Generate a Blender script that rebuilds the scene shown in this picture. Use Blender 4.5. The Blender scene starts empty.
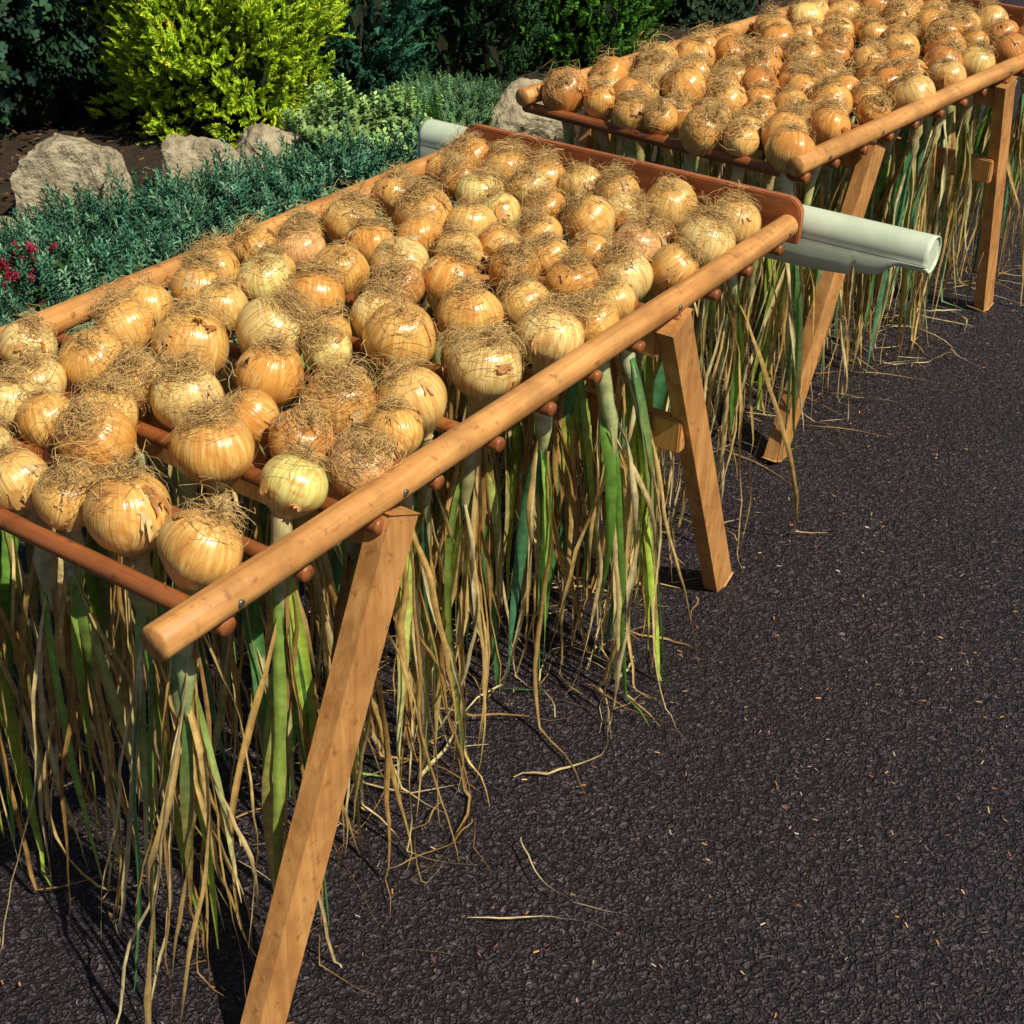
import bpy, numpy as np, math, random
from mathutils import Matrix, Vector
rng=np.random.default_rng(7); random.seed(7)
sc=bpy.context.scene
H=0.624; W=0.624; L=1.36
# ---------------------------------------------------------------- helpers
def nrm(v): return v/np.maximum(np.linalg.norm(v,axis=-1,keepdims=True),1e-9)
def mk(name,V,F,mat,col=None,mer=None,smooth=True,parent=None):
    V=np.asarray(V,dtype=np.float32).reshape(-1,3); F=np.asarray(F,dtype=np.int32)
    k=F.shape[1]; me=bpy.data.meshes.new(name)
    me.vertices.add(len(V)); me.vertices.foreach_set('co',V.ravel())
    me.loops.add(F.size); me.loops.foreach_set('vertex_index',F.ravel())
    me.polygons.add(len(F)); me.polygons.foreach_set('loop_start',np.arange(len(F),dtype=np.int32)*k)
    me.update(calc_edges=True); me.validate()
    me.polygons.foreach_set('use_smooth',np.full(len(me.polygons),smooth))
    if col is not None:
        a=me.color_attributes.new('Col','FLOAT_COLOR','POINT')
        c=np.ones((len(V),4),dtype=np.float32); c[:,:3]=col; a.data.foreach_set('color',c.ravel())
    if mer is not None:
        a=me.attributes.new('mer','FLOAT_VECTOR','POINT'); a.data.foreach_set('vector',np.asarray(mer,dtype=np.float32).ravel())
    me.materials.append(mat)
    o=bpy.data.objects.new(name,me); sc.collection.objects.link(o)
    if parent: o.parent=parent
    return o
def empty(name):
    o=bpy.data.objects.new(name,None); sc.collection.objects.link(o); o.empty_display_size=.1; return o
def tubes(P,r,sides=3):
    """P (N,K,3), r (N,K) -> V,F"""
    N,K,_=P.shape; T=nrm(np.gradient(P,axis=1))
    ref=np.where(np.abs(T[...,2:3])<.9,np.array([0,0,1.]),np.array([1.,0,0]))
    A=nrm(np.cross(T,ref)); B=np.cross(T,A)
    a=np.arange(sides)*2*math.pi/sides
    V=P[:,:,None,:]+r[:,:,None,None]*(np.cos(a)[None,None,:,None]*A[:,:,None,:]+np.sin(a)[None,None,:,None]*B[:,:,None,:])
    idx=np.arange(N*K*sides).reshape(N,K,sides); n2=np.roll(idx,-1,axis=2)
    F=np.stack([idx[:,:-1],n2[:,:-1],n2[:,1:],idx[:,1:]],-1).reshape(-1,4)
    return V.reshape(-1,3),F
class Acc:
    def __init__(s): s.V=[];s.F=[];s.C=[];s.M=[];s.n=0
    def add(s,V,F,C=None,M=None):
        V=np.asarray(V,float).reshape(-1,3)
        s.V.append(V); s.F.append(np.asarray(F)+s.n); s.n+=len(V)
        if C is not None: s.C.append(np.broadcast_to(C,(len(V),3)))
        if M is not None: s.M.append(M)
    def obj(s,name,mat,**k):
        return mk(name,np.concatenate(s.V),np.concatenate(s.F),mat,col=np.concatenate(s.C) if s.C else None,mer=np.concatenate(s.M) if s.M else None,**k)
# ---------------------------------------------------------------- materials
def newmat(name):
    m=bpy.data.materials.new(name); m.use_nodes=True; nt=m.node_tree
    b=nt.nodes['Principled BSDF']; return m,nt,b
def N(nt,t,**k):
    n=nt.nodes.new(t)
    for a,v in k.items(): setattr(n,a,v)
    return n
def ramp(nt,fac,stops):
    r=N(nt,'ShaderNodeValToRGB'); e=r.color_ramp.elements
    while len(e)<len(stops): e.new(.5)
    for i,(p,c) in enumerate(stops): e[i].position=p; e[i].color=(*c,1)
    nt.links.new(fac,r.inputs[0]); return r.outputs[0]
def noise(nt,vec,scale,detail=4,rough=.6,dist=0.):
    n=N(nt,'ShaderNodeTexNoise'); n.inputs['Scale'].default_value=scale; n.inputs['Detail'].default_value=detail
    n.inputs['Roughness'].default_value=rough; n.inputs['Distortion'].default_value=dist
    if vec is not None: nt.links.new(vec,n.inputs['Vector'])
    return n.outputs['Fac']
def mixc(nt,fac,a,b,mode='MIX'):
    m=N(nt,'ShaderNodeMix',data_type='RGBA',blend_type=mode)
    for i,v in ((0,fac),(6,a),(7,b)):
        if hasattr(v,'links'): nt.links.new(v,m.inputs[i])
        else: m.inputs[i].default_value=v if i==0 else (*v,1)
    return m.outputs[2]
def bump(nt,h,b,strength=.5,dist=.002):
    n=N(nt,'ShaderNodeBump'); n.inputs['Strength'].default_value=strength; n.inputs['Distance'].default_value=dist
    nt.links.new(h,n.inputs['Height']); nt.links.new(n.outputs[0],b.inputs['Normal']); return n
def geo(nt): return N(nt,'ShaderNodeTexCoord').outputs['Object']
def wood(name,c1,c2,sx,rough=.5):
    m,nt,b=newmat(name); mp=N(nt,'ShaderNodeMapping'); nt.links.new(geo(nt),mp.inputs[0]); mp.inputs['Scale'].default_value=sx
    g=noise(nt,mp.outputs[0],1.,5,.65,.6); col=ramp(nt,g,[(.3,c1),(.5,tuple(.5*(x+y) for x,y in zip(c1,c2))),(.68,c2)])
    d=noise(nt,geo(nt),9,4,.7); col=mixc(nt,ramp(nt,d,[(.42,(0,0,0)),(.75,(.65,)*3)]),col,tuple(x*.35 for x in c1))
    d2=noise(nt,geo(nt),55,2,.7); col=mixc(nt,ramp(nt,d2,[(.60,(0,0,0)),(.72,(.55,)*3)]),col,tuple(x*.3 for x in c1))
    nt.links.new(col,b.inputs['Base Color']); b.inputs['Roughness'].default_value=rough
    bump(nt,g,b,.35,.002); return m
WC1=(.48,.20,.055); WC2=(.78,.41,.145)
wood_x=wood('wood_rail',WC1,WC2,(3,70,70)); wood_y=wood('wood_rung',(.23,.065,.02),(.42,.15,.05),(70,3,70),.4)
wood_z=wood('wood_leg',(.44,.185,.055),(.72,.38,.14),(60,60,4)); wood_b=wood('wood_board',(.30,.085,.03),(.50,.18,.07),(60,3,60),.45)
def attr_mat(name,rough=.6,trans=0.,nscale=0,var=.35,spec=.3,bumps=0.):
    m,nt,b=newmat(name); a=N(nt,'ShaderNodeAttribute',attribute_name='Col'); col=a.outputs['Color']
    if nscale:
        n=noise(nt,geo(nt),nscale,2,.6); f=ramp(nt,n,[(.3,(1-var,)*3),(.7,(1+var*.4,)*3)]); col=mixc(nt,1.,col,f,'MULTIPLY')
        if bumps: bump(nt,n,b,bumps,.002)
    nt.links.new(col,b.inputs['Base Color']); b.inputs['Roughness'].default_value=rough; b.inputs['Specular IOR Level'].default_value=spec
    if trans:
        t=N(nt,'ShaderNodeBsdfTranslucent'); nt.links.new(col,t.inputs[0]); mx=N(nt,'ShaderNodeMixShader'); mx.inputs[0].default_value=trans
        nt.links.new(b.outputs[0],mx.inputs[1]); nt.links.new(t.outputs[0],mx.inputs[2]); nt.links.new(mx.outputs[0],nt.nodes['Material Output'].inputs[0])
    return m
m_root=attr_mat('dry_roots',.7); m_leaf=attr_mat('onion_leaf',.45,.22,60,.4,.4); m_fol=attr_mat('foliage',.6,0,0,spec=.2); m_chip=attr_mat('chips',.85)
# onion skin
m_on,nt,b=newmat('onion_skin'); a=N(nt,'ShaderNodeAttribute',attribute_name='Col'); me_=N(nt,'ShaderNodeAttribute',attribute_name='mer')
st=noise(nt,me_.outputs['Vector'],9,2,.6); st2=noise(nt,me_.outputs['Vector'],26,1,.5); o3=geo(nt)
pt=noise(nt,o3,26,4,.65,.8); pt2=noise(nt,o3,75,2,.6)
c=a.outputs['Color']
c=mixc(nt,ramp(nt,st,[(.34,(.6,)*3),(.56,(0,)*3)]),c,(.56,.22,.045))
c=mixc(nt,ramp(nt,st,[(.54,(0,)*3),(.7,(.55,)*3)]),c,(.90,.69,.32))
c=mixc(nt,ramp(nt,st2,[(.3,(.5,)*3),(.42,(0,)*3)]),c,(.42,.16,.04))
c=mixc(nt,ramp(nt,pt,[(.54,(0,)*3),(.62,(.55,)*3)]),c,(.54,.22,.05))
c=mixc(nt,ramp(nt,pt,[(.66,(0,)*3),(.72,(.7,)*3)]),c,(.28,.10,.03))
c=mixc(nt,ramp(nt,pt2,[(.64,(0,)*3),(.76,(.5,)*3)]),c,(.86,.67,.34))
nt.links.new(c,b.inputs['Base Color']); b.inputs['Roughness'].default_value=.26; b.inputs['Specular IOR Level'].default_value=.65
bump(nt,st,b,.4,.003)
m_flake=attr_mat('skin_flake',.4,.25,90,.3,.45)
# asphalt
m_as,nt,b=newmat('asphalt'); o3=geo(nt)
nz=N(nt,'ShaderNodeTexNoise'); nz.inputs['Scale'].default_value=80; nz.inputs['Detail'].default_value=1; nt.links.new(o3,nz.inputs['Vector'])
va=N(nt,'ShaderNodeVectorMath',operation='MULTIPLY_ADD'); nt.links.new(nz.outputs['Color'],va.inputs[0]); va.inputs[1].default_value=(.02,.02,.02); nt.links.new(o3,va.inputs[2])
wv=N(nt,'ShaderNodeTexVoronoi',feature='F1'); wv.inputs['Scale'].default_value=150; nt.links.new(va.outputs[0],wv.inputs['Vector'])
sep=N(nt,'ShaderNodeSeparateColor'); nt.links.new(wv.outputs['Color'],sep.inputs[0])
base=ramp(nt,sep.outputs[0],[(0,(.048,.036,.052)),(.5,(.076,.057,.077)),(.92,(.102,.080,.100)),(1,(.18,.15,.16))])
big=noise(nt,o3,2.2,3,.6); base=mixc(nt,1.,base,ramp(nt,big,[(.3,(.80,)*3),(.7,(1.15,)*3)]),'MULTIPLY')
edge=ramp(nt,wv.outputs['Distance'],[(.25,(1,)*3),(.68,(0,)*3)])
base=mixc(nt,edge,(.014,.010,.016),base)
pf=N(nt,'ShaderNodeSeparateColor'); nt.links.new(nz.outputs['Color'],pf.inputs[0])
base=mixc(nt,ramp(nt,pf.outputs[2],[(.36,(.9,)*3),(.46,(0,)*3)]),base,(.010,.008,.013))
nt.links.new(base,b.inputs['Base Color']); b.inputs['Roughness'].default_value=.6; b.inputs['Specular IOR Level'].default_value=.35
h=mixc(nt,.5,edge,pf.outputs[2]); bump(nt,h,b,1.,.010)
# soil / stone / plastic
m_soil,nt,b=newmat('soil'); o3=geo(nt); n1=noise(nt,o3,35,5,.7); nt.links.new(ramp(nt,n1,[(.3,(.012,.007,.005)),(.6,(.045,.024,.015)),(.75,(.09,.05,.03))]),b.inputs['Base Color']); b.inputs['Roughness'].default_value=.95; bump(nt,n1,b,1.,.02)
m_st,nt,b=newmat('stone'); o3=geo(nt); n1=noise(nt,o3,9,6,.7); n2=noise(nt,o3,40,4,.7)
c=ramp(nt,n1,[(.3,(.20,.16,.11)),(.5,(.42,.36,.26)),(.7,(.60,.54,.41))]); c=mixc(nt,ramp(nt,n2,[(.35,(.7,)*3),(.5,(0,)*3)]),c,(.12,.10,.07)); nt.links.new(c,b.inputs['Base Color']); b.inputs['Roughness'].default_value=.9; bump(nt,n2,b,.8,.02)
m_gut,nt,b=newmat('pale_plastic'); n1=noise(nt,geo(nt),14,4,.6); nt.links.new(ramp(nt,n1,[(.35,(.52,.62,.50)),(.65,(.64,.73,.60))]),b.inputs['Base Color']); b.inputs['Roughness'].default_value=.45
m_metal,nt,b=newmat('screw_metal'); b.inputs['Metallic'].default_value=.9; b.inputs['Base Color'].default_value=(.35,.33,.3,1); b.inputs['Roughness'].default_value=.4
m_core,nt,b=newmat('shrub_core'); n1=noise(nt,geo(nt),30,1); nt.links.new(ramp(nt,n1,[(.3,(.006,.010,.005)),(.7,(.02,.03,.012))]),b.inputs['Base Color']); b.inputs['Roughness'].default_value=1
# ---------------------------------------------------------------- parts
def rod(acc,a,b,r,sides=20,K=12,wob=.0):
    a=np.array(a,float); b=np.array(b,float); t=np.linspace(0,1,K)[:,None]; P=a+(b-a)*t
    ln=np.linalg.norm(b-a); d=(b-a)/ln; e=min(.003,ln*.1)
    P=np.concatenate([[a],[a],[a+d*e],P[1:-1],[b-d*e],[b],[b]]); rr=np.full(len(P),r); rr[0]=rr[-1]=1e-5; rr[1]=rr[-2]=r*.88
    T=d; ref=np.array([0,0,1.]) if abs(d[2])<.9 else np.array([1.,0,0]); A=nrm(np.cross(T,ref)); B=np.cross(T,A)
    an=np.arange(sides)*2*math.pi/sides
    V=P[:,None,:]+rr[:,None,None]*(np.cos(an)[None,:,None]*A+np.sin(an)[None,:,None]*B)
    idx=np.arange(len(P)*sides).reshape(len(P),sides); n2=np.roll(idx,-1,axis=1)
    acc.add(V,np.stack([idx[:-1],n2[:-1],n2[1:],idx[1:]],-1).reshape(-1,4))
def beam(name,a,b,w,t,mat,parent,side=(0,1,0)):
    """bevelled board from a to b; t thick along side, w other"""
    import bmesh
    a=Vector(a); b=Vector(b); d=(b-a).normalized(); s=Vector(side); s=(s-d*s.dot(d)).normalized(); u=d.cross(s)
    bm=bmesh.new(); bmesh.ops.create_cube(bm,size=1)
    M=Matrix((( *(s*t),),( *(u*w),),( *(b-a),))).transposed()
    for v in bm.verts: v.co=M@v.co+(a+b)/2
    bmesh.ops.bevel(bm,geom=bm.edges[:],offset=.0025,segments=2,affect='EDGES')
    me=bpy.data.meshes.new(name); bm.to_mesh(me); bm.free(); me.materials.append(mat)
    o=bpy.data.objects.new(name,me); sc.collection.objects.link(o); o.parent=parent; return o
PAL=[((.82,.49,.14),5.5),((.86,.59,.20),4.5),((.88,.71,.30),3),((.76,.38,.09),3.2),((.86,.77,.30),1.5),((.60,.26,.07),1.5),((.84,.50,.24),.9)]
pw=np.array([p[1] for p in PAL]); pw=pw/pw.sum()
def make_onions(ons,nroot,hero=(),tint=(1,1,1)):
    A=Acc(); FL=Acc(); roots=[];rr=[];rc=[]
    nu,nv=28,20
    info=[]; tint=np.array(tint)
    for i,(x,y,r) in enumerate(ons):
        r=r*.985; z=H-.018+r*.62+rng.normal()*.005
        tilt=rng.normal(0,.34,2); ax=nrm(np.array([tilt[0],tilt[1],1.]))
        X=nrm(np.cross(ax,[0,1,.01])); Y=np.cross(ax,X)
        c=np.array([x,y,z]); base=np.array(PAL[rng.choice(len(PAL),p=pw)][0])*rng.uniform(.86,1.05)*tint
        if (round(x,3),round(y,3)) in hero: base=np.array((.82,.78,.26))
        th=np.linspace(0.001,math.pi,nv); ph=np.arange(nu)*2*math.pi/nu
        fl=rng.uniform(.82,.99); sq=rng.uniform(0,.06); p0=rng.uniform(0,6)
        rad=np.sin(th)**.92; zz=np.cos(th)*fl
        zz=np.where(th>2.4,zz-(th-2.4)**1.5*.45,zz); rad=np.where(th>2.7,np.maximum(rad,.2),rad)
        PH,TH=np.meshgrid(ph,th); RAD=rad[:,None]*(1+sq*np.cos(2*(PH-p0))+.020*np.cos(5*PH+p0)+.012*np.cos(9*PH+2*p0)); 
        ZZ=zz[:,None]+0*PH
        ZZ=ZZ-.06*np.exp(-(TH/.25)**2)
        V=c+r*(RAD[...,None]*(np.cos(PH)[...,None]*X+np.sin(PH)[...,None]*Y)+ZZ[...,None]*ax)
        idx=np.arange(nu*nv).reshape(nv,nu); n2=np.roll(idx,-1,axis=1)
        F=np.stack([idx[:-1],idx[1:],n2[1:],n2[:-1]],-1).reshape(-1,4)
        C=base*(1.0-.35*np.exp(-(TH/.45)**2))[...,None]
        pale=np.array([.75,.64,.32]); wgt=np.clip((TH-1.7)/1.1,0,1)[...,None]*.6; C=C*(1-wgt)+pale*wgt
        M=np.stack([np.cos(PH)+i*3.1,np.sin(PH)+i*1.7,TH*.10+0*PH],-1)
        A.add(V,F,C.reshape(-1,3),M.reshape(-1,3))
        # loose papery flakes
        for k in range(rng.integers(3,8)):
            t0=rng.uniform(.4,2.0); p1=rng.uniform(0,6.28); dt=rng.uniform(.2,.7); dp=rng.uniform(.15,.5); n=6
            uu,vv=np.meshgrid(np.linspace(0,1,n),np.linspace(0,1,n)); jag=1+.25*rng.normal(size=(n,n))*((uu==1)|(vv==1)|(uu==0))
            tt=t0+dt*vv*jag; pp=p1+dp*(uu-.5)*jag; lift=1.012+rng.uniform(.02,.18)*vv**2*rng.uniform(.3,1)+.03*abs(uu-.5)
            Q=c+r*((np.sin(tt)**.92*lift)[...,None]*(np.cos(pp)[...,None]*X+np.sin(pp)[...,None]*Y)+(np.cos(tt)*fl*lift)[...,None]*ax)
            ix=np.arange(n*n).reshape(n,n); f=np.stack([ix[:-1,:-1],ix[1:,:-1],ix[1:,1:],ix[:-1,1:]],-1).reshape(-1,4)
            FL.add(Q,f,np.array(random.choice([(.74,.42,.14),(.82,.60,.30),(.54,.24,.07),(.76,.46,.18)]))*tint)
        # roots
        K=10; n=int(nroot*rng.choice([.25,.7,1.1,1.6],p=[.20,.27,.31,.22])); ph0=rng.uniform(0,6.283,n)
        if rng.random()<.5: ph0=rng.normal(rng.uniform(0,6.28),1.3,n)
        phw=np.cumsum(rng.normal(0,.40,(n,K)),1)+ph0[:,None]
        tm=rng.uniform(.15,1.15,n)*rng.uniform(.55,1.05); t=np.linspace(0,1,K)
        TT=.08+tm[:,None]*t+np.cumsum(rng.normal(0,.07,(n,K)),1)
        TT=np.abs(TT)
        lf=(rng.uniform(.02,.38,n)+(rng.random(n)<.14)*rng.uniform(.1,.6,n))[:,None]*np.sin(t*math.pi*rng.uniform(.55,1.1,n)[:,None])+np.cumsum(rng.normal(0,.03,(n,K)),1)
        RR=r*(1.0+np.maximum(lf,.01)-.05*(1-t))
        P=c+(RR*np.sin(TT))[...,None]*(np.cos(phw)[...,None]*X+np.sin(phw)[...,None]*Y)+(RR*np.cos(TT)*fl)[...,None]*ax
        roots.append(P); rr.append(np.repeat(rng.uniform(.00026,.00056,n)[:,None]*(150/nroot)**.5,K,1)*(1-.5*t))
        cc=np.array([.84,.57,.25])*rng.uniform(.55,1.12,(n,1)); cc[rng.random(n)<.18]*=.42; rc.append(np.repeat(cc[:,None],K*3,1).reshape(-1,3))
        info.append((c,r,ax))
    return A,FL,np.concatenate(roots),np.concatenate(rr),np.concatenate(rc),info
DRY=[(.74,.52,.21),(.62,.40,.14),(.82,.64,.33),(.49,.29,.10),(.86,.73,.42)]
GRN=[(.11,.31,.10),(.08,.24,.12),(.19,.42,.07),(.42,.58,.08),(.14,.33,.16),(.30,.50,.10)]
def leaf(acc,p,d,Ln,w0,K,curl,twist,c0,c1,fold,outy=-1):
    p=np.array(p,float); d=nrm(np.array(d,float)); s=nrm(np.array([rng.normal(),rng.normal(),0])); gz=rng.uniform(.004,.022)
    V=[];C=[]; step=Ln/K; bend=rng.normal(0,.5,2); hd=None; tw=rng.normal(0,twist)
    for k in range(K+1):
        t=k/K; s=nrm(s-d*np.dot(s,d)); nn=np.cross(d,s)
        prof=min(1,.45+t*2.4)*(1-t**2.2)*.95+.05; w=w0*prof*(1+rng.normal(0,.08))
        C_=np.array(c0)*(1-t)+np.array(c1)*t; C_=C_*rng.uniform(.9,1.1)
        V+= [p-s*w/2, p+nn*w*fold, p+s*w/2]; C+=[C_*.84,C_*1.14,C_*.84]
        d=d+np.array([rng.normal(0,curl)+bend[0]*.02,rng.normal(0,curl)+bend[1]*.02,-.16]); 
        if p[2]<=gz+.001:
            if hd is None: hd=nrm(np.array([d[0]+rng.normal(0,.35),d[1]+rng.normal(0,.3)+outy*.25,0]))
            hd=nrm(hd+np.array([rng.normal(0,.22),rng.normal(0,.22),0])); d=hd.copy(); d[2]=rng.uniform(-.02,.12) if curl>.1 else 0
        d=nrm(d); p=p+d*step
        if p[2]<gz: p[2]=gz
        s=s*math.cos(tw)+np.cross(d,s)*math.sin(tw)
    ix=np.arange(3*(K+1)).reshape(K+1,3); F=np.stack([ix[:-1,:-1],ix[:-1,1:],ix[1:,1:],ix[1:,:-1]],-1).reshape(-1,4)
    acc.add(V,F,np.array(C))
def make_leaves(info,dens=1.):
    A=Acc()
    for c,r,ax in info:
        b=c-ax*r*1.05; edge=c[1]<.14; near=c[0]<.2
        nd=nrm(np.array([rng.normal(0,.12),rng.normal(0,.12)-(.06 if edge else 0),-1])); ln=rng.uniform(.10,.20)
        green=rng.random()<(.88 if edge or near else .65)
        K=9; t=np.linspace(0,1,K)[:,None]; P=b+nd*ln*t+rng.normal(0,.0015,(K,3)); P[0]=c-ax*r*.9
        rad=np.linspace(.0115,.0085,K)*rng.uniform(.8,1.25); rad[-1]*=.15; rad[-2]*=.5; rad[-3]*=.8
        V,F=tubes(P[None],rad[None],8)
        # fleshy neck, pale near the bulb, drifting towards leaf colour
        gneck=np.array(random.choice(GRN)); nc=np.array(random.choice([(.76,.66,.36),(.68,.52,.25),(.62,.64,.30),(.82,.76,.50)]))
        tc=np.repeat(np.linspace(0,1,K),8)[:,None]**1.5*(.75 if green else .2)
        A.add(V,F,(nc*(1-tc)+gneck*tc)*rng.uniform(.85,1.1,(len(V),1)))
        ng=rng.integers(3,6 if edge or near else 5) if green else (rng.random()<.5)
        def st_(lo): 
            q=rng.uniform(lo,.96); return b+nd*ln*q+rng.normal(0,.005,3)*np.array([1,1,0])
        for k in range(int(ng)):
            g=np.array(random.choice(GRN))*rng.uniform(.8,1.25); tip=g if rng.random()<.5 else np.array(random.choice(DRY+[(.4,.46,.1)]))
            leaf(A,st_(.35),nd+rng.normal(0,.11,3)*np.array([1,1,0]),rng.uniform(.28,.56),rng.uniform(.010,.027),14,.03,.08,g,tip,rng.uniform(.1,.3))
        for k in range(int(rng.integers(6,11)*dens*(1.45 if edge else 1))):
            g=np.array(random.choice(DRY))*rng.uniform(.75,1.1)
            leaf(A,st_(.15),nd+rng.normal(0,.13,3)*np.array([1,1,0]),rng.uniform(.34,.64)+(.12 if rng.random()<.13 else 0),rng.uniform(.003,.012),18,.085,.35,g,g*rng.uniform(.65,1.1),rng.uniform(.2,.6))
    for k in range(12):
        g=np.array(random.choice(DRY))*rng.uniform(.6,1.0); x=rng.uniform(.25,1.4); y=-abs(rng.normal(0,.07))+.06
        leaf(A,(x,y,.012),(rng.normal(),rng.normal()-.6,0),rng.uniform(.10,.26),rng.uniform(.002,.005),14,.12,.3,g,g*.8,.4)
    return A
def build_rack(ons,loc,rot,t0,t1,d,nroot,xr0,hero=(),dens=1.,d1=None,tint=(1,1,1)):
    R=empty('wooden_drying_rack'); R.location=loc; R.rotation_euler[2]=rot
    a=Acc(); rod(a,(0,0,H),(L+.012,0,H),.0185); rod(a,(0-.0,W,H),(L+.012,W,H),.0185); a.obj('side_rails',wood_x,parent=R)
    a=Acc()
    x=xr0; i=0
    while x<L-.03:
        rod(a,(x,-.010-rng.uniform(0,.008),H-.026),(x,W+.014,H-.026),.0095 if i else .011,14); x+=.113; i+=1
    a.obj('rungs',wood_y,parent=R)
    import bmesh
    bm=bmesh.new(); pts=[]; z0,z1=H-.03,H+.044; y0,y1=-.018,W+.018; rr=.028
    pts+=[(y0,z0),(y1,z0)]
    for k in range(9):
        an=k/8*math.pi/2; pts.append((y1-rr+rr*math.cos(an),z1-rr+rr*math.sin(an)))
    for k in range(9):
        an=math.pi/2+k/8*math.pi/2; pts.append((y0+rr+rr*math.cos(an),z1-rr+rr*math.sin(an)))
    f=bm.faces.new([bm.verts.new((L+.014,y,z)) for y,z in pts]); e=bmesh.ops.extrude_face_region(bm,geom=[f])
    for v in e['geom']:
        if isinstance(v,bmesh.types.BMVert): v.co.x+=.016
    bmesh.ops.recalc_face_normals(bm,faces=bm.faces[:]); bmesh.ops.bevel(bm,geom=[q for q in bm.edges if q.calc_face_angle(0)>1.2],offset=.002,segments=2,affect='EDGES')
    me=bpy.data.meshes.new('end_board'); bm.to_mesh(me); bm.free(); me.materials.append(wood_b); o=bpy.data.objects.new('end_board',me); sc.collection.objects.link(o); o.parent=R
    # trestle frames
    for j,(tt,s) in enumerate(((t0,-1),(t1,1))):
        beam(f'cross_beam_{j}',(tt,.005,H-.058),(tt,W-.005,H-.058),.042,.036,wood_z,R,side=(1,0,0))
        dd=d if (j==0 or d1 is None) else d1
        for q,yy in enumerate((-.008,W+.008)):
            top=np.array([tt+s*.005,yy,H-.024]); bot=np.array([tt+s*dd,yy,.001])
            beam(f'leg_{j}{q}',top,bot,.054,.026,wood_z,R)
            if j==0:
                yi=yy+(.027 if q==0 else -.027)
                beam(f'stay_{j}{q}',(tt-s*.006,yi,H-.085),(tt+s*.05,yi,H-.24),.040,.018,wood_z,R)
        if j==1:
            zb=.39; xb=tt+s*dd*(H-zb)/H-.040
            beam(f'brace_{j}',(xb,-.012,zb),(xb,W+.012,zb),.055,.022,wood_z,R,side=(1,0,0))
    a=Acc()
    for x in (t0,t1,.095,L-.02): 
        rod(a,(x,-.0205,H+.0),(x,-.017,H+.0),.004,10,4)
    a.obj('screws',m_metal,parent=R)
    # pale plastic pipe under the far end with hanging flap
    G=empty('plastic_gutter'); G.location=loc; G.rotation_euler[2]=rot
    xg=L+.064; zg=H-.012; r=.030; n=22; K=120; ys=np.linspace(-.225,W+.135,K); V=[]
    prof=[]
    for k in range(n): 
        an=math.radians(200)-k/(n-1)*math.radians(345); prof.append((math.cos(an)*r,math.sin(an)*r))
    hang=[(-r*1.0,-.018),(-r*1.0,-.038),(-r*.97,-.060)]
    prof=hang[::-1]+prof
    for yi,y in enumerate(ys):
        fl=float(np.interp(y,[-.225,-.180,-.150,-.115,-.109,-.103,-.03,.3,W+.06,W+.135],[.03,.10,.62,.78,.5,.86,1.,.95,.9,.85]))
        for m,(px,pz) in enumerate(prof):
            q=pz
            if m<3: q=-.012+(pz+.012)*fl
            V.append((xg+px,y,zg+q))
    m=len(prof); ix=np.arange(K*m).reshape(K,m); F=np.stack([ix[:-1,:-1],ix[:-1,1:],ix[1:,1:],ix[1:,:-1]],-1).reshape(-1,4)
    g=mk('gutter_shell',V,F,m_gut,parent=G); sm=g.modifiers.new('s','SOLIDIFY'); sm.thickness=.0025
    V=[(xg,-.222,zg)]+[(xg+math.cos(k/24*6.2832)*(r-.0015),-.222,zg+math.sin(k/24*6.2832)*(r-.0015)) for k in range(24)]
    mk('gutter_end_cap',V,[(0,1+k,1+(k+1)%24) for k in range(24)],m_gut,smooth=False,parent=G)
    # onions
    O=empty('drying_onions'); O.location=loc; O.rotation_euler[2]=rot
    A,FL,P,r_,rc,info=make_onions(ons,nroot,hero,tint)
    A.obj('bulbs',m_on,parent=O); FL.obj('skin_flakes',m_flake,parent=O)
    V,F=tubes(P,r_); mk('roots',V,F,m_root,col=rc,parent=O)
    make_leaves(info,dens).obj('leaves',m_leaf,parent=O)
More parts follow.
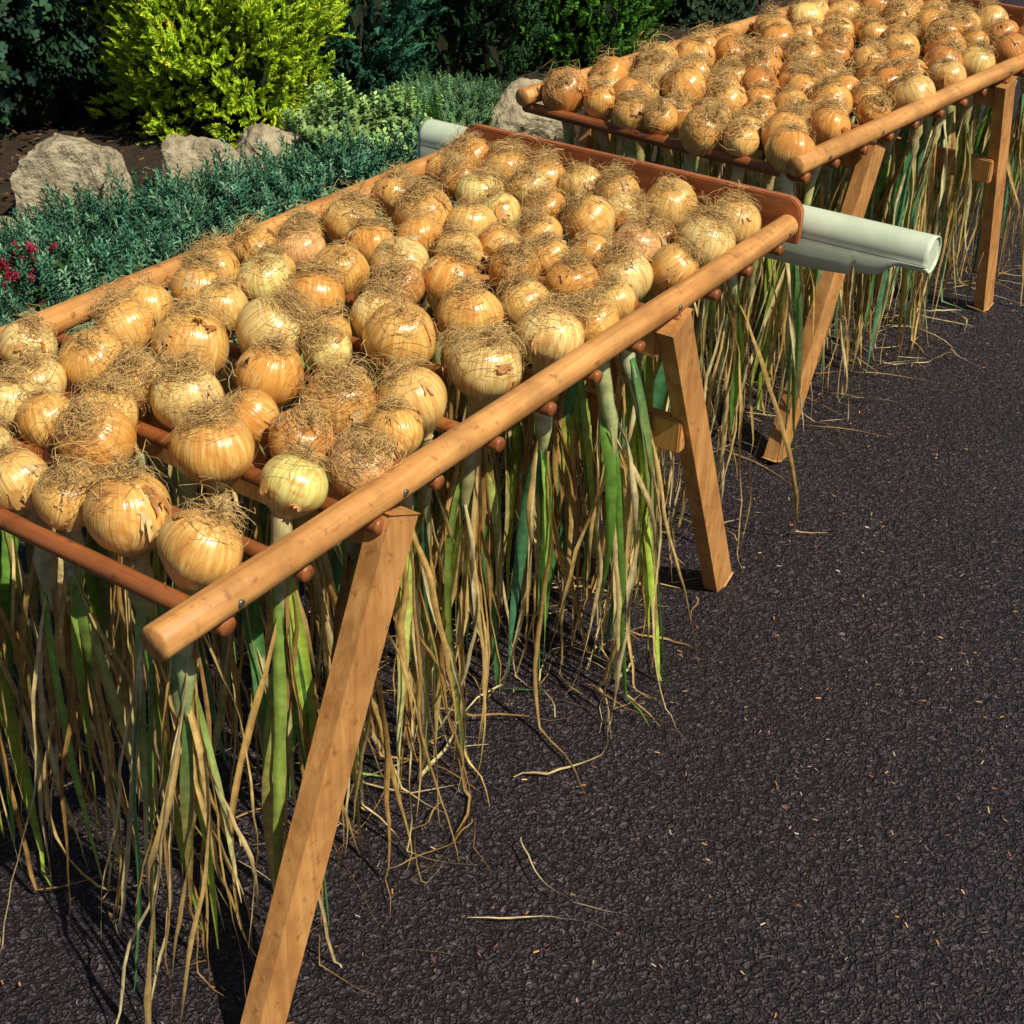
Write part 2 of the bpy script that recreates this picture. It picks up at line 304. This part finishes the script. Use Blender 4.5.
ON1=[(0.130,0.067,0.043),(0.134,0.173,0.046),(0.124,0.254,0.037),(0.120,0.329,0.036),(0.276,0.074,0.039),(0.285,0.202,0.048),(0.224,0.321,0.045),(0.231,0.412,0.036),(0.229,0.480,0.036),(0.357,0.049,0.039),(0.370,0.147,0.040),(0.360,0.317,0.043),(0.284,0.371,0.036),(0.356,0.391,0.036),(0.360,0.479,0.041),(0.292,0.502,0.036),(0.520,0.103,0.044),(0.469,0.171,0.046),
(0.455,0.270,0.043),(0.462,0.412,0.048),(0.451,0.517,0.040),(0.630,0.073,0.048),(0.631,0.207,0.048),(0.548,0.351,0.048),
(0.572,0.464,0.037),(0.599,0.531,0.041),(0.771,0.068,0.045),(0.756,0.186,0.044),(0.690,0.287,0.040),(0.681,0.393,0.041),
(0.666,0.471,0.040),(0.758,0.576,0.036),(0.666,0.566,0.036),(0.843,0.045,0.037),(0.853,0.161,0.036),(0.854,0.290,0.043),
(0.849,0.376,0.044),(0.775,0.427,0.040),(0.806,0.528,0.037),(1.019,0.098,0.043),(0.949,0.144,0.040),(0.936,0.234,0.038),
(1.007,0.307,0.036),(0.950,0.344,0.037),(0.885,0.461,0.037),(0.943,0.547,0.043),(1.200,0.062,0.048),(1.138,0.141,0.042),
(1.177,0.253,0.041),(1.079,0.284,0.036),(1.180,0.339,0.036),(1.049,0.391,0.039),(1.030,0.470,0.048),(1.310,0.063,0.041),
(1.310,0.181,0.045),(1.260,0.235,0.036),(1.310,0.280,0.038),(1.310,0.350,0.038),(1.310,0.422,0.039),(1.242,0.412,0.036),
(1.310,0.502,0.042),(1.174,0.463,0.041),(1.204,0.531,0.036),(1.087,0.571,0.037),(1.243,0.585,0.036),(1.310,0.575,0.037),
(0.13,0.405,0.038),(0.14,0.485,0.04),(0.13,0.565,0.04),(0.23,0.565,0.038),(0.34,0.575,0.036)]
for _ in range(2500):
    x,y,r=rng.uniform(.1,1.32),rng.uniform(.05,.58),rng.uniform(.031,.038)
    if all(math.hypot(x-a,y-b)>(r+c)*.99 for a,b,c in ON1) and not(x<.25 and y<.35) : ON1.append((x,y,r))
ON2=[]
x=.06;k=0
while x<1.33:
    y=.05+(.045 if k%2 else 0)
    while y<.59:
        if rng.random()>.05: ON2.append((x+rng.normal()*.013,y+rng.normal()*.011,rng.uniform(.034,.048)))
        y+=.086
    x+=.084; k+=1
build_rack(ON1,(0,0,0),0,.350,.974,.280,150,.085,hero={(.276,.074)})
build_rack(ON2,(1.6555,.1158,0),-.0879,.306,.93,.24,90,.03,dens=.8,d1=.18,tint=(.98,.88,.82))
# ---------------------------------------------------------------- ground
def plane(name,x0,x1,y0,y1,z,mat):
    return mk(name,[(x0,y0,z),(x1,y0,z),(x1,y1,z),(x0,y1,z)],[(0,1,2,3)],mat,smooth=False)
plane('asphalt_ground',-150,150,-150,150,0,m_as)
nx,ny=160,90; X,Y=np.meshgrid(np.linspace(-3,10,nx),np.linspace(1.12,8,ny)); from mathutils import noise as mn
Z=np.array([[.006+min(1,(Y[j,i]-1.12)/.5)*(.04+.03*mn.noise((X[j,i]*2,Y[j,i]*2,0))+.012*mn.noise((X[j,i]*14,Y[j,i]*14,3))) for i in range(nx)] for j in range(ny)])
ix=np.arange(nx*ny).reshape(ny,nx); F=np.stack([ix[:-1,:-1],ix[:-1,1:],ix[1:,1:],ix[1:,:-1]],-1).reshape(-1,4)
mk('soil_bed',np.stack([X,Y,Z],-1),F,m_soil)
def chips(name,n,x0,x1,y0,y1,z,lmin,lmax,wd,cols,parent=None):
    p=np.stack([rng.uniform(x0,x1,n),rng.uniform(y0,y1,n),np.full(n,z)+rng.uniform(0,.01,n)],-1); a=rng.uniform(0,6.28,n); l=rng.uniform(lmin,lmax,n)[:,None]; w=l*rng.uniform(wd*.6,wd,n)[:,None]
    d=np.stack([np.cos(a),np.sin(a),rng.normal(0,.2,n)],-1); s=np.stack([-np.sin(a),np.cos(a),rng.normal(0,.3,n)],-1)
    V=np.stack([p-d*l-s*w,p+d*l-s*w*.6,p+d*l*.8+s*w,p-d*l*.9+s*w*.8],1).reshape(-1,3); F=np.arange(4*n).reshape(n,4)
    C=np.repeat(np.array(cols)[rng.integers(0,len(cols),n)]*rng.uniform(.6,1.2,(n,1)),4,0); return mk(name,V,F,m_chip,col=C,smooth=False,parent=parent)
chips('bark_mulch',9000,.5,6,1.2,4.5,.055,.004,.016,.5,[(.07,.035,.02),(.04,.02,.014),(.12,.065,.035),(.16,.10,.06)])
chips('plant_debris',2600,-.4,4.5,-1.6,.3,.003,.0015,.0045,.3,[(.55,.26,.07),(.6,.40,.18),(.45,.17,.05),(.5,.45,.35)])
# ---------------------------------------------------------------- shrubs
def spray(kind):
    V=[];F=[]
    def q(a,d,w,s):
        a=np.array(a);d=np.array(d); s=np.array(s)*w; i=len(V); V.extend([a-s*.5,a+s*.5,a+d+s*.25,a+d-s*.25]); F.append((i,i+1,i+2,i+3))
    r=np.random.default_rng(3)
    if kind=='plume':
        for k in range(22):
            t=k/22; L_=.36*(1-t*.75); sd=1 if k%2 else -1; an=r.uniform(-.7,.7)
            d=np.array([sd*math.cos(an)*L_*.75,math.sin(an)*L_*.75,L_*.8]); q((0,0,t*.85),d,.085,(0,1,0) if k%3 else (.7,.7,0))
        q((0,0,0),(0,0,1),.04,(1,0,0))
    elif kind=='needle':
        for k in range(24):
            t=k/24; an=k*2.4; L_=.22*(1-t*.5); d=np.array([math.cos(an)*L_,math.sin(an)*L_,L_*.7]); q((0,0,t),d,.055,(-math.sin(an),math.cos(an),0))
        q((0,0,0),(0,0,1),.05,(1,0,0))
    else:
        for k in range(12):
            t=k/12; an=k*2.4; L_=.34*(1-t*.3); d=np.array([math.cos(an)*L_,math.sin(an)*L_,L_*.4]); q((0,0,t*.9),d,.2,(-math.sin(an),math.cos(an),.2))
    return np.array(V),np.array(F)
SP={k:spray(k) for k in ('plume','needle','leafy')}
def place(name,kind,pos,dirs,sc_,cols,parent):
    V,F=SP[kind]; n=len(pos); dirs=nrm(dirs); rv=nrm(rng.normal(size=(n,3))); X=nrm(np.cross(dirs,rv)); Y=np.cross(dirs,X)
    v=sc_[:,None,None]*(V[None,:,0:1]*X[:,None]+V[None,:,1:2]*Y[:,None]+V[None,:,2:3]*dirs[:,None])+pos[:,None]
    f=F[None]+(np.arange(n)*len(V))[:,None,None]
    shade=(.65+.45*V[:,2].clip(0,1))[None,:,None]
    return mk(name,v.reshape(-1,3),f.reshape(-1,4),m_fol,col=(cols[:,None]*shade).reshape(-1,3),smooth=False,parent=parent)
def shrub(name,c,rad,n,kind,size,cols,up=.7,lump=.18,core=True,freq=3.,zmin=-.6,shape='egg',seed=0):
    E=empty(name); E.location=c; rad=np.array(rad)
    d=nrm(rng.normal(size=(n,3))); d[:,2]=np.where(d[:,2]<zmin,-d[:,2],d[:,2])
    lf=np.array([mn.noise(Vector(q)*freq+Vector((seed,seed*2,0)))+.5*mn.noise(Vector(q)*freq*2.5+Vector((seed,0,5))) for q in d])
    k=(1+lump*lf*2)*rng.uniform(.72,1.03,n)
    taper=np.ones(n)
    if shape=='cone': taper=1-.45*np.clip(d[:,2],0,1)**1.2
    pos=d*rad*k[:,None]; pos[:,:2]*=taper[:,None]; pos[:,2]+=rad[2]*abs(zmin)*1.0
    dirs=d*(1-up)+np.array([0,0,up])+rng.normal(0,.22,(n,3))
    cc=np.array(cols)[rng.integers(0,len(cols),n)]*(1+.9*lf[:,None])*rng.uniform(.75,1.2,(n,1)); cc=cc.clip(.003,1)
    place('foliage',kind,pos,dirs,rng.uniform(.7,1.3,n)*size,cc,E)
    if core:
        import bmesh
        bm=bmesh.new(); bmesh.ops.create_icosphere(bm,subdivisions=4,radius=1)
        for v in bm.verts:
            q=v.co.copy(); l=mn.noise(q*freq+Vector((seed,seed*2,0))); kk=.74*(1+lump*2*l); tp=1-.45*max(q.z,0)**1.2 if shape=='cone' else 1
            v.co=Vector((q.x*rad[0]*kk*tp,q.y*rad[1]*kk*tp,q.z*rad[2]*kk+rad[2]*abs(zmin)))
        me=bpy.data.meshes.new('shade_core'); bm.to_mesh(me); bm.free(); me.materials.append(m_core); o=bpy.data.objects.new('shade_core',me); sc.collection.objects.link(o); o.parent=E  # solid near-black lump, its colour stands in for the shade inside the foliage
    P=np.zeros((6,5,3)); 
    for i in range(6):
        an=rng.uniform(0,6.28); 
        for j in range(5): P[i,j]=(math.cos(an)*rad[0]*.5*j/4,math.sin(an)*rad[1]*.5*j/4,-.05+ (rad[2]*abs(zmin)+.05)*j/4)
    V,F=tubes(P,np.full((6,5),.012)*np.linspace(1,.5,5),6); mk('stems',V,F,m_core,parent=E)
    return E
shrub('golden_cypress_bush',(2.56,2.42,.08),(.31,.31,.64),10500,'plume',.055,[(.48,.66,.04),(.58,.74,.055),(.33,.50,.035)],.5,.22,shape='cone',seed=1,freq=3.5)
shrub('blue_conifer_bush',(3.16,2.46,.02),(.31,.32,.72),5200,'plume',.065,[(.045,.16,.10),(.065,.20,.12),(.03,.11,.075)],.5,.25,seed=5)
shrub('green_conifer_bush',(3.66,2.28,.02),(.28,.28,.68),3600,'plume',.065,[(.035,.10,.04),(.05,.13,.045)],.6,.28,seed=8)
shrub('green_conifer_bush',(4.12,2.08,.02),(.33,.30,.62),4800,'plume',.07,[(.08,.22,.03),(.12,.30,.04),(.05,.14,.025)],.6,.28,seed=12)
shrub('dark_leafy_shrub',(2.08,3.12,.02),(.48,.42,.6),2800,'leafy',.085,[(.022,.060,.030),(.03,.09,.045),(.03,.08,.06)],.4,.25,seed=14)
shrub('dark_leafy_shrub',(5.05,2.30,.0),(.42,.42,.5),2000,'leafy',.10,[(.02,.04,.02),(.025,.055,.03)],.4,.25,seed=31)
shrub('pale_green_shrub',(2.53,1.84,.0),(.27,.22,.14),1800,'leafy',.045,[(.24,.38,.13),(.32,.47,.18),(.16,.30,.10)],.5,.3,seed=17)
shrub('grey_green_shrub',(3.02,1.88,.0),(.24,.16,.10),1400,'needle',.05,[(.10,.22,.11),(.15,.29,.14)],.4,.3,seed=19)
JC=[(.05,.16,.10),(.08,.21,.13),(.035,.10,.065),(.16,.31,.20)]
for i,(c,r) in enumerate((((1.50,1.86,.0),(.34,.24,.09)),((1.90,1.74,.0),(.32,.20,.10)),((1.15,1.66,.0),(.32,.24,.09)),((2.20,1.64,.0),(.28,.16,.11)),((.75,1.85,.0),(.35,.3,.10)),((1.55,1.50,.0),(.4,.2,.08)))):
    shrub('creeping_juniper',c,r,1200,'needle',.085,JC,.2,.5,seed=20+i,zmin=-.3,freq=5.)
E=empty('red_flower_plant'); E.location=(1.17,1.75,.03); n=110
p=rng.normal(0,1,(n,3))*np.array([.045,.045,.03])+np.array([0,0,.12]); place('petals','leafy',p,rng.normal(size=(n,3))+[0,0,1],np.full(n,.030),np.tile([.5,.03,.09],(n,1))*rng.uniform(.5,1.2,(n,1)),E)
n=80; p=rng.normal(0,1,(n,3))*np.array([.07,.07,.03])+np.array([0,0,.08]); place('leaves','leafy',p,rng.normal(size=(n,3))+[0,0,1],np.full(n,.05),np.tile([.04,.09,.03],(n,1)),E)
# back hedge
E=empty('conifer_hedge'); n=6500; t=rng.uniform(0,1,n); a=np.array([1.2,4.4,0]); b=np.array([8.5,2.9,0]); ndir=nrm(np.array([b[1]-a[1],-(b[0]-a[0]),0]))
hz=rng.uniform(0,1,n); lf=np.array([mn.noise(Vector((q*14,z*3,0))) for q,z in zip(t,hz)])
pos=a+(b-a)*t[:,None]+ndir*(.28+.25*lf+rng.normal(0,.06,n))[:,None]+np.stack([0*hz,0*hz,hz*1.8],-1)
place('foliage','plume',pos,ndir*.5+np.array([0,0,.6])+rng.normal(0,.3,(n,3)),rng.uniform(.12,.22,n),np.array([.014,.030,.022])*(1+lf[:,None])*rng.uniform(.6,1.3,(n,1)),E)
beam('shade_core',(a[0],a[1],.9),(b[0],b[1],.9),1.7,.25,m_core,E,side=tuple(ndir))  # plain dark slab behind the sprays, hedge's inner shade put into its colour
# stones
def stone(c,s,seed,rz=0.):
    import bmesh
    r=np.random.default_rng(seed); bm=bmesh.new(); bmesh.ops.create_icosphere(bm,subdivisions=5,radius=1)
    pl=[(nrm(r.normal(size=3)),r.uniform(.50,.85)) for _ in range(20)]
    for v in bm.verts:
        q=np.array(v.co)
        for n_,d_ in pl:
            e=q@n_-d_
            if e>0: q=q-n_*e*.97
        q=q*(1+.07*mn.noise(Vector(q)*3+Vector((seed,0,0)))+.05*mn.noise(Vector(q)*8)+.02*mn.noise(Vector(q)*22))
        v.co=Vector((q[0]*s[0],q[1]*s[1],q[2]*s[2]))
    me=bpy.data.meshes.new('garden_rock'); bm.to_mesh(me); bm.free(); me.materials.append(m_st)
    o=bpy.data.objects.new('garden_rock',me); sc.collection.objects.link(o); o.location=c; o.rotation_euler[2]=rz
stone((1.78,2.20,.09),(.27,.21,.21),3,.5); stone((2.06,2.04,.07),(.18,.14,.16),5); stone((2.30,1.94,.07),(.18,.14,.16),7,1.); stone((3.18,1.66,.03),(.22,.17,.17),9,.3)
stone((1.50,2.22,.05),(.09,.08,.07),11); stone((1.35,2.14,.05),(.11,.09,.08),15)
# ---------------------------------------------------------------- light
sd=nrm(np.array([-.10,-.76,.98])); el=math.asin(sd[2]); az=math.atan2(sd[0],sd[1])
l=bpy.data.lights.new('sun','SUN'); l.energy=5.0; l.angle=math.radians(.5); l.color=(1,.90,.66); o=bpy.data.objects.new('sun',l); sc.collection.objects.link(o)
o.rotation_euler=Vector(-sd).to_track_quat('-Z','Y').to_euler()
w=bpy.data.worlds.new('World'); sc.world=w; w.use_nodes=True; nt=w.node_tree; sk=nt.nodes.new('ShaderNodeTexSky'); sk.sky_type='NISHITA'; sk.sun_disc=False; sk.sun_elevation=el; sk.sun_rotation=az
nt.links.new(sk.outputs[0],nt.nodes['Background'].inputs[0]); nt.nodes['Background'].inputs[1].default_value=.05
sc.view_settings.view_transform='Standard'; sc.view_settings.look='None'; sc.view_settings.exposure=0
# ---------------------------------------------------------------- camera
yaw,pit,rol=0.5760,0.5525,0.0332
Fv=np.array([math.cos(yaw)*math.cos(pit),math.sin(yaw)*math.cos(pit),-math.sin(pit)]); Rv=np.array([math.sin(yaw),-math.cos(yaw),0]); Uv=np.cross(Rv,Fv)
R2=Rv*math.cos(rol)+Uv*math.sin(rol); U2=-Rv*math.sin(rol)+Uv*math.cos(rol)
cd=bpy.data.cameras.new('camera'); cd.sensor_width=36; cd.lens=1420.364/1024*36; cd.clip_start=.05; cd.clip_end=500
co=bpy.data.objects.new('camera',cd); sc.collection.objects.link(co)
M=Matrix([[R2[0],U2[0],-Fv[0],-.6875],[R2[1],U2[1],-Fv[1],-.8299],[R2[2],U2[2],-Fv[2],1.4125],[0,0,0,1]]); co.matrix_world=M
sc.camera=co
